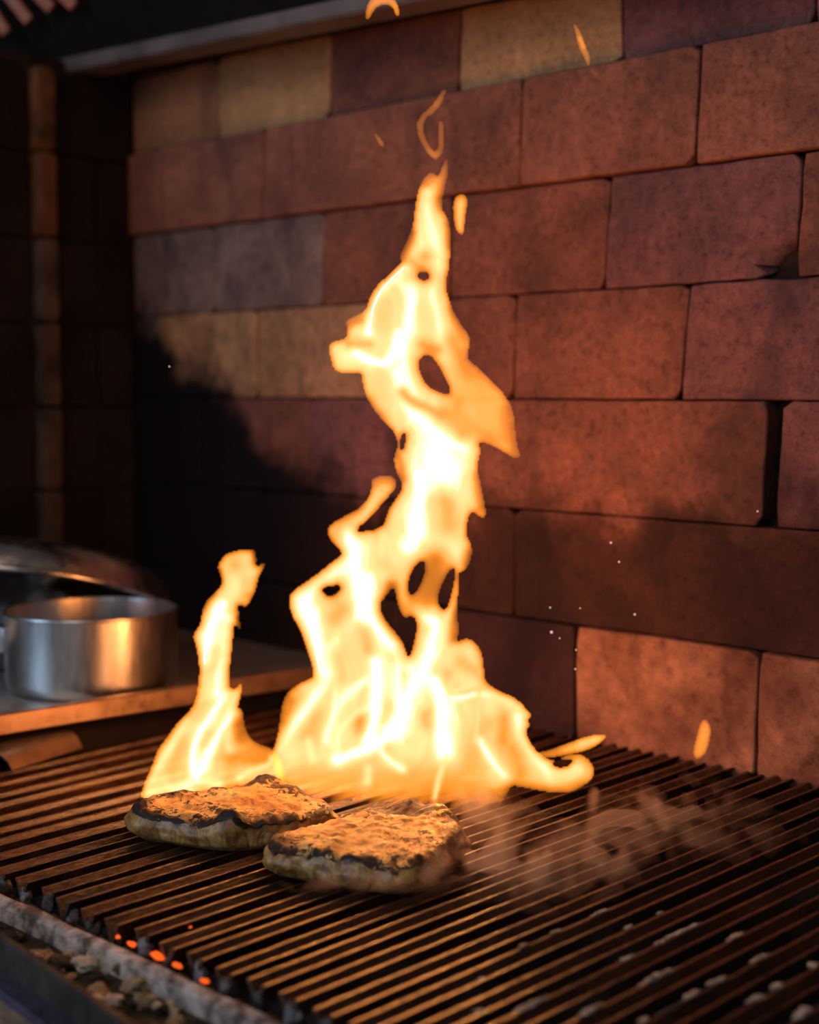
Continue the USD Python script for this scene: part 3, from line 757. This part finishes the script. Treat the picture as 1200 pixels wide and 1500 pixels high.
def flame(name, label, cat, outlines, holes=(), strokes=(), base=0.85, soft=6.5, step=2.0, parts=("gas_envelope", "hot_core"), sd=1, streak=0.16, gain=1.0, bend=0.035, group=None, glow=1.03):
    polys = [Polygon(chaikin(o, 2)).buffer(0) for o in outlines]
    region = shapely.union_all(polys).buffer(0.3 * soft)
    for h_ in holes:
        region = region.difference(Polygon(chaikin(h_, 2)).buffer(0))
    x0, y0, x1, y1 = region.bounds
    X, Y = np.meshgrid(np.arange(x0 - 3 * step, x1 + 4 * step, step), np.arange(y0 - 3 * step, y1 + 4 * step, step))
    inside = shapely.contains_xy(region, X, Y)
    d = ndimage.gaussian_filter(ndimage.distance_transform_edt(inside) * step, 1.1)
    b = np.full(X.shape, float(base))
    wx = (fbm(np.stack([X / 80, Y / 90, X * 0 + sd], -1), 3, sd) - 0.5) * 90
    st = fbm(np.stack([(X + wx) / 15, (Y + wx * 0.5) / 75, X * 0 + sd * 3.3], -1), 3, sd + 2)
    b *= 1 + streak * 2 * (st - 0.5)
    xw = X + 8 * (fbm(np.stack([X / 24, Y / 34, X * 0 + sd + 3.1], -1), 3, sd + 30) - 0.5)
    yw = Y + 8 * (fbm(np.stack([X / 24, Y / 34, X * 0 + sd + 7.7], -1), 3, sd + 31) - 0.5)
    wv = 0.65 + 0.7 * fbm(np.stack([X / 38, Y / 38, X * 0 + sd + 1.2], -1), 3, sd + 32)
    for val, w, pts in strokes:
        if True:
            ww = w * (1.3 if val >= 1.0 else 1.15) * wv; a = np.exp(-(seg_dist(xw, yw, pts) / ww) ** 2) * (1.0 if val > 0.9 else 0.92); b = b * (1 - a) + val * a
    b = np.clip(b, 0, 1.15) * (1 - np.exp(-np.maximum(d - 0.4 * step, 0) / soft)) * gain
    b = ndimage.gaussian_filter(b, 0.7) * inside
    te = 1.25 * np.clip(b / 0.42, 0, 1) ** 1.15 * TH
    tc = 1.15 * np.clip((b - 0.33) / 0.67, 0, 1.1) ** 1.15 * TH
    th_ = np.clip((b - 0.80) / 0.28, 0, 1) ** 1.4 * TH
    mid = bend * (fbm(np.stack([X / 90, Y / 120, X * 0 + sd * 1.7], -1), 3, sd + 6) - 0.5)
    root = thing(name, label, cat, group=group)
    for nm, t_, mat, lb_ in ((parts[0], te, ENV, "orange outer gas"), (parts[1], tc, CORE, "yellow inner gas"), ("hot_heart", th_, HEART, "white-hot heart of the flame")):
        if nm is None:
            continue
        m = gas_body(t_ > 0.0004, t_, mid, fire_place, step, X, Y)
        if m is not None:
            obj(nm, m, mat, root, smooth=False, label=lb_)
    # the brightest strands: incandescent filaments along the hot strokes, inside the gas
    for val, w, pts in strokes:
        if val < glow or len(pts) < 2:
            continue
        q = chaikin(pts, 3, closed=False) if len(pts) > 2 else np.asarray(pts, float)
        k = ((q - [X[0, 0], Y[0, 0]]) / step).round().astype(int)
        off = mid[np.clip(k[:, 1], 0, X.shape[0] - 1), np.clip(k[:, 0], 0, X.shape[1] - 1)]
        c3 = fire_place(q[:, 0], q[:, 1], off)
        obj("bright_filament", tube3(c3, 0.00026 * np.sin(np.linspace(0.03, math.pi - 0.03, len(c3)))), FILAMENT, root, smooth=True)
    return root


MAIN = [(655, 226), (657, 250), (650, 280), (645, 303), (654, 316), (661, 342), (659, 375), (656, 402), (652, 410), (654, 428), (662, 452), (674, 474), (688, 492), (687, 510), (683, 524), (697, 536), (716, 553), (738, 576), (752, 600),
        (754, 628), (757, 652), (763, 669), (752, 671), (736, 660), (716, 650), (701, 645), (704, 664), (698, 684), (702, 700), (707, 724), (712, 752), (708, 761), (692, 747), (685, 760), (681, 782), (691, 797), (690, 822), (680, 836),
        (671, 838), (672, 860), (668, 895), (673, 925), (666, 942), (685, 934), (701, 945), (708, 966), (709, 998), (730, 1012), (757, 1023), (774, 1042), (780, 1050), (771, 1054), (778, 1062), (769, 1070), (775, 1086), (790, 1105), (812, 1117),
        (832, 1105), (856, 1106), (870, 1122), (870, 1138), (852, 1154), (826, 1162), (792, 1158), (765, 1152), (748, 1150), (742, 1165), (728, 1185), (700, 1200), (670, 1205), (620, 1205), (560, 1200), (500, 1195), (440, 1180), (420, 1165),
        (404, 1140), (396, 1112), (408, 1077), (412, 1042), (418, 1017), (440, 1000), (463, 992), (455, 966), (447, 941), (440, 921), (427, 900), (423, 876), (430, 865), (460, 845), (490, 821), (505, 811), (482, 790), (480, 771), (500, 759),
        (530, 744), (545, 722), (544, 699), (576, 696), (583, 712), (562, 735), (545, 756), (524, 773), (523, 781), (562, 774), (568, 750), (577, 735), (592, 715), (586, 700), (580, 690), (577, 668), (585, 652), (577, 630), (560, 615),
        (541, 590), (532, 567), (532, 546), (515, 545), (491, 546), (484, 522), (481, 502), (508, 497), (511, 482), (505, 470), (537, 456), (541, 438), (552, 418), (575, 399), (592, 381), (585, 379), (590, 366), (605, 336), (609, 300), (615, 271), (631, 249), (642, 262)]
HOLES = [[(626, 519), (638, 530), (651, 556), (661, 576), (646, 575), (626, 564), (617, 545), (613, 530)],
         [(611, 403), (621, 398), (630, 404), (622, 411)],
         [(470, 862), (501, 857), (493, 868), (482, 874)],
         [(598, 858), (606, 832), (622, 820), (621, 840), (612, 862), (602, 872)],
         [(640, 878), (657, 838), (668, 832), (662, 862), (652, 897)],
         [(556, 888), (568, 872), (577, 860), (580, 882), (590, 908), (606, 902), (610, 920), (604, 945), (599, 964), (594, 944), (582, 926), (566, 908)],
         [(588, 640), (594, 632), (592, 652), (588, 662)],
         [(808, 1119), (822, 1113), (838, 1113), (834, 1120), (820, 1124)]]
STROKES = [
    (0.22, 15, [(656, 225), (655, 255), (648, 292)]), (0.34, 8, [(657, 330), (660, 360)]), (0.22, 10, [(588, 376), (604, 342)]), (0.30, 7, [(622, 268), (634, 255)]),
    (0.88, 7, [(624, 285), (618, 340), (620, 370)]), (0.92, 7, [(622, 300), (640, 350), (645, 392)]), (0.38, 9, [(625, 375)]), (0.42, 9, [(605, 385), (618, 392)]),
    (1.05, 6, [(592, 392), (561, 420), (545, 452), (542, 486)]), (0.62, 13, [(568, 447), (562, 475)]), (0.97, 11, [(604, 420), (600, 470), (588, 530), (604, 578)]), (0.92, 8, [(632, 425), (645, 470), (647, 520)]),
    (0.72, 7, [(622, 450), (628, 490)]), (0.36, 9, [(622, 505), (640, 512)]), (0.36, 10, [(664, 455), (678, 495)]),
    (0.40, 26, [(690, 548), (735, 615)]), (0.36, 12, [(664, 500), (685, 545)]), (0.37, 17, [(672, 590), (666, 608), (700, 630), (735, 640)]), (0.28, 9, [(745, 600), (752, 650), (758, 668)]), (0.42, 8, [(700, 580), (712, 620)]),
    (0.98, 11, [(580, 548), (600, 600), (640, 640), (680, 655)]), (0.36, 7, [(590, 574), (600, 585), (622, 595), (648, 610)]), (0.35, 12, [(650, 605), (680, 632)]),
    (1.05, 6, [(520, 516), (555, 536), (576, 524), (584, 490)]), (0.86, 9, [(492, 515), (515, 530)]), (0.42, 7, [(512, 504), (540, 504)]), (0.3, 7, [(508, 475), (528, 468)]), (0.66, 14, [(556, 556), (560, 580)]), (0.5, 8, [(540, 588), (560, 612)]),
    (0.34, 7, [(584, 668), (590, 700)]), (1.0, 26, [(640, 668), (655, 690)]), (0.36, 9, [(704, 745), (699, 700)]), (0.40, 14, [(652, 738), (655, 768)]), (0.62, 9, [(632, 735), (640, 770)]), (1.05, 12, [(615, 700), (610, 770), (604, 800)]),
    (0.80, 3.5, [(682, 700), (678, 770), (670, 850), (652, 930)]), (0.36, 12, [(552, 705), (575, 705)]), (0.55, 8, [(532, 745), (492, 774), (494, 790)]),
    (1.0, 10, [(518, 790), (505, 825), (450, 868), (432, 885), (438, 920)]), (0.70, 8, [(462, 882), (448, 890)]), (0.64, 10, [(562, 825), (576, 840)]), (0.38, 9, [(688, 815)]), (0.95, 14, [(630, 800), (668, 812)]), 
    (0.22, 20, [(640, 822), (632, 868), (612, 893)]), (0.26, 11, [(572, 858), (558, 905), (594, 945)]), (0.26, 11, [(664, 935), (670, 900)]), (0.26, 10, [(690, 812), (688, 825)]),
    (0.44, 13, [(501, 893), (490, 905)]), (0.45, 12, [(537, 925), (539, 950)]), (0.52, 12, [(496, 965), (500, 990)]), (0.32, 11, [(602, 985), (597, 1017)]), (0.30, 13, [(527, 1052), (530, 1068)]), (0.32, 11, [(629, 1048), (632, 1058)]),
    (0.32, 10, [(673, 1012), (694, 1017)]), (0.32, 13, [(739, 1055), (736, 1085)]), (0.30, 14, [(428, 1028), (422, 1058)]), (0.45, 17, [(460, 1050), (452, 1078)]), (0.48, 12, [(675, 970), (692, 980)]), (0.35, 17, [(752, 1100), (765, 1130)]),
    (0.50, 17, [(716, 1060), (700, 1075)]), (0.38, 14, [(560, 1093), (515, 1110)]), (0.48, 14, [(694, 1100), (690, 1120)]), (0.45, 11, [(575, 1040), (570, 1055)]), (0.50, 10, [(655, 985), (650, 1000)]),
    (0.40, 24, [(400, 1150), (470, 1138), (560, 1142), (700, 1140)]), (0.22, 20, [(420, 1178), (560, 1178), (740, 1168)]), (0.09, 18, [(430, 1200), (560, 1205), (740, 1198)]),
    (1.05, 9.9, [(515, 790), (524, 838), (533, 897)]), (1.05, 16.5, [(440, 885), (458, 929), (469, 984)]), (1.03, 12.1, [(538, 851), (542, 906), (575, 945)]), (1.0, 13.0, [(620, 905), (646, 912), (629, 957), (597, 1021), (579, 1067)]), (0.95, 13.0, [(590, 960), (612, 985)]),
    (0.95, 8.5, [(473, 1003), (441, 1049), (409, 1096)]), (0.92, 6.5, [(533, 998), (492, 1030), (480, 1084)]), (0.85, 5.2, [(551, 1035), (519, 1040), (488, 1094)]), (1.02, 7.8, [(551, 970), (553, 1039), (538, 1083)]), (0.95, 7.8, [(583, 975), (583, 1032)]),
    (1.05, 9.9, [(640, 1000), (650, 1030), (646, 1067), (652, 1104)]), (1.0, 9.1, [(579, 1067), (540, 1098), (496, 1113)]), (0.92, 6.5, [(555, 1095), (570, 1114), (588, 1126)]), (0.85, 6.5, [(452, 1088), (460, 1112)]), (0.80, 6.5, [(540, 1126), (538, 1144)]),
    (0.97, 6.5, [(666, 1021), (721, 1016), (753, 1029), (776, 1052)]), (0.80, 6.5, [(694, 1002), (666, 1012)]), (0.75, 6, [(652, 957), (684, 939), (704, 966), (706, 998)]), (1.02, 7.2, [(760, 1052), (767, 1085), (790, 1116), (816, 1130), (838, 1122)]),
    (0.95, 5.9, [(703, 1085), (720, 1112), (739, 1136)]), (0.72, 3, [(704, 1000), (700, 1050), (696, 1085)]), (0.85, 5.2, [(671, 838), (657, 897), (640, 950)]), (0.80, 3.4, [(655, 1108), (641, 1150), (636, 1182)]),
    (0.60, 6, [(838, 1108), (858, 1116), (862, 1134), (840, 1152)]), (0.46, 9, [(852, 1150), (815, 1156), (776, 1148)]),
]
flame("flame", "tall yellow-white main flame rising behind the two steaks", "flame", [MAIN], HOLES, STROKES, base=0.78, sd=2, streak=0.28)

SECOND = [(318, 829), (330, 812), (346, 807), (372, 804), (375, 815), (374, 833), (386, 825), (392, 819), (379, 843), (375, 862), (363, 888), (357, 888), (347, 884), (350, 905), (353, 930), (344, 905), (341, 930), (338, 962), (333, 1004), (344, 1012), (355, 997), (353, 1016), (346, 1043),
          (354, 1035), (357, 1060), (362, 1077), (376, 1090), (404, 1098), (420, 1130), (410, 1160), (380, 1168), (330, 1172), (300, 1180), (260, 1185), (225, 1185), (203, 1176), (214, 1142), (224, 1120), (230, 1100), (245, 1080), (262, 1056), (285, 1035), (292, 1000), (293, 975), (288, 945),
          (282, 930), (295, 914), (297, 893), (305, 877), (320, 865), (326, 854), (324, 843)]
S2 = [(0.45, 12, [(345, 828)]), (0.16, 7, [(374, 808), (376, 818)]), (0.15, 6, [(388, 824)]), (0.5, 7, [(362, 872)]), (0.2, 6, [(350, 905), (352, 925)]), (0.62, 7, [(355, 845), (358, 860)]), (0.3, 5, [(300, 890), (312, 870)]), (0.3, 5, [(322, 850), (320, 838)]),
      (1.05, 10, [(322, 885), (300, 926), (300, 972)]), (0.66, 7, [(318, 955), (312, 985)]), (1.0, 7, [(332, 905), (328, 975), (318, 1015)]), (0.66, 9, [(300, 1030), (290, 1050)]), (0.46, 15, [(262, 1088), (252, 1130)]), (0.60, 7, [(305, 1075), (300, 1090)]),
      (0.30, 22, [(340, 1112), (385, 1112)]), (0.22, 14, [(350, 1060), (352, 1080)]), (0.30, 16, [(300, 1160), (400, 1155)]),
      (1.0, 4, [(330, 1015), (300, 1060), (282, 1090), (281, 1115), (288, 1140)]), (1.0, 6, [(350, 1010), (338, 1050), (305, 1100), (296, 1130)]), (0.95, 6, [(270, 1055), (237, 1112), (214, 1155)]), (0.9, 6, [(255, 1158), (285, 1145), (318, 1148)]), (0.75, 7, [(333, 1075), (338, 1098)]),
      (0.85, 3.5, [(350, 1140), (372, 1128), (395, 1122), (398, 1110)])]
flame("flame", "smaller slender flame at the left over the first steak", "flame", [SECOND], [], S2, base=0.80, sd=5, streak=0.3)

flame("flame_tongue", "thin pointed flame tongue licking right above the curled flame end", "flame", [[(776, 1103), (800, 1101), (830, 1089), (864, 1077), (891, 1075), (884, 1086), (864, 1099), (830, 1106), (800, 1111)]], [], [(0.35, 12, [(780, 1106), (815, 1100)]), (0.7, 6, [(850, 1088), (880, 1079)])], base=0.55, soft=4, step=1.6, sd=9)
flame("flame_wisp", "small orange flamelet floating near the wall at lower right", "flame", [[(1030, 1050), (1041, 1062), (1041, 1080), (1034, 1105), (1020, 1113), (1015, 1104), (1020, 1080)]], [], [], base=0.40, soft=5, step=1.6, sd=11)
flame("flame_wisp", "arched orange flame wisp at the top edge of the picture", "flame", [[(534, 28), (538, 4), (552, -10), (572, -8), (583, 4), (586, 24), (580, 24), (576, 12), (566, 6), (552, 10), (544, 22), (540, 30)]], [], [(0.55, 4, [(580, 20), (578, 8)])], base=0.36, soft=3.5, step=1.6, sd=12)
flame("flame_wisp", "slender orange flame wisp in front of the upper tan brick", "flame", [[(838, 28), (852, 48), (858, 66), (866, 86), (863, 101), (856, 86), (847, 68), (843, 48)]], [], [(0.45, 4, [(850, 58), (855, 68)])], base=0.24, soft=3.5, step=1.6, sd=13)
flame("flame_wisp", "detached orange scrap of flame right of the main flame tip", "flame", [[(664, 292), (674, 283), (684, 286), (685, 300), (681, 322), (680, 346), (668, 340), (664, 316)]], [], [(0.62, 5, [(672, 300), (674, 335)])], base=0.45, soft=4, step=1.6, sd=14)
curl = LineString([(651, 134), (636, 156), (620, 170), (613, 182), (616, 200), (628, 222), (638, 231), (646, 222), (647, 195), (646, 180)]).buffer(3.4).exterior.coords[:-1]
blob = Polygon([(652, 128), (650, 150), (630, 172), (624, 168), (636, 150)]).exterior.coords[:-1]
flame("flame_wisp", "curled red-orange flame wisp floating just above the main flame", "flame", [list(curl)[::2], list(blob)], [], [(0.24, 6, [(640, 230), (630, 224)]), (0.22, 6, [(636, 152)])], base=0.15, soft=3.5, step=1.4, sd=15)
flame("flame_wisp", "faint red flame fleck left of the curled wisp", "flame", [[(546, 190), (556, 200), (565, 213), (560, 217), (552, 208)]], [], [], base=0.20, soft=3.5, step=1.6, sd=16)

# ------------------------------------------------------------------ smoke over the grate
SMOKE = look("thin_smoke", {"v": ("scatter_volume", {"color": (0.95, 0.66, 0.50), "density": 21.0, "anisotropy": 0.1})}, (), volume="v.volume")


def smoke(name, label, blobs, strokes, sd, hgt, thick, step=3.0, cut=0.27):
    """Low drifting smoke: a relief of wisps over the grate, filled with a scattering volume."""
    pts = np.array([q for b in blobs for q in ([b[0] - 2 * b[2], b[1] - 2 * b[3]], [b[0] + 2 * b[2], b[1] + 2 * b[3]])])
    x0, y0 = pts.min(0); x1, y1 = pts.max(0)
    X, Y = np.meshgrid(np.arange(x0, x1, step), np.arange(y0, y1, step))
    env = np.zeros(X.shape)
    for bx, by, rx, ry, a in blobs:
        env = np.maximum(env, a * np.exp(-((X - bx) / rx) ** 2 - ((Y - by) / ry) ** 2))
    w1 = fbm(np.stack([X / 60, Y / 45, X * 0 + sd], -1), 4, sd) - 0.5
    w2 = fbm(np.stack([X / 60, Y / 45, X * 0 + sd + 9], -1), 4, sd + 1) - 0.5
    nz = fbm(np.stack([(X + 120 * w1) / 28, (Y + 110 * w2) / 17, X * 0 + sd + 4], -1), 5, sd + 2)
    t = np.clip(env * np.clip((nz - cut) / 0.35, 0, 1.3), 0, 1.3) ** 1.4
    for val, w, p in strokes:
        t = np.maximum(t, val * np.exp(-(seg_dist(X, Y, p) / w) ** 2))
    t = ndimage.gaussian_filter(t, 1.2)
    tk = np.clip(t - 0.02, 0, 2) * thick

    def place(X_, Y_, off):
        d = FW + RT * ((X_ - CX) / F)[..., None] - UP * ((Y_ - CY) / F)[..., None]
        n = np.array([0, -SLOPE, 1.0])
        return CAM + d * ((Z0 + hgt - n @ CAM) / (d @ n))[..., None] + np.array([0, 0, 1.0]) * off[..., None]

    mid = 0.010 * (fbm(np.stack([X / 70, Y / 50, X * 0 + 2], -1), 3, sd + 5) - 0.5)
    m = gas_body(tk > 0.0001, tk, mid, place, step, X, Y)
    return obj(name, m, SMOKE, None, smooth=False, label=label, cat="smoke")


smoke("smoke_plume", "thin orange-lit smoke drifting over the bars right of the steaks",
      [(720, 1235, 70, 45, 1.0), (790, 1275, 80, 40, 0.9), (880, 1250, 90, 45, 0.75), (980, 1200, 110, 50, 0.5), (660, 1255, 45, 30, 0.7), (1090, 1210, 90, 50, 0.28), (700, 1180, 35, 40, 0.8)],
      [(0.9, 7, [(868, 1208), (895, 1196), (928, 1199), (938, 1206)]), (0.7, 7, [(960, 1180), (968, 1205), (978, 1214)]), (0.5, 5, [(940, 1170), (958, 1186), (966, 1205)]), (0.6, 4, [(872, 1160), (868, 1185)])], 4, 0.026, 0.017)
smoke("smoke_plume", "wisp of smoke curling from the front of the nearer steak",
      [(500, 1285, 60, 16, 0.9), (560, 1290, 60, 18, 0.8), (620, 1280, 45, 22, 0.8)], [], 21, 0.018, 0.012, step=2.5)

# sparks floating in the air before the wall
for px, py, s_ in [(808, 926, 3.0), (895, 795, 2.2), (907, 823, 2.0), (806, 890, 1.8), (930, 900, 2.2), (843, 980, 1.8), (850, 891, 1.4), (844, 952, 1.6), (1110, 749, 1.8), (248, 537, 1.6), (820, 935, 1.5)]:
    p = fire_place(np.array(float(px)), np.array(float(py)), np.array(0.06))
    m = trimesh.creation.icosphere(1, 0.00042 * s_); m.apply_translation(p)
    tag(obj("spark", m, SPARK, None, smooth=True), "tiny pale spark floating before the brick wall", "spark", "sparks in the air")
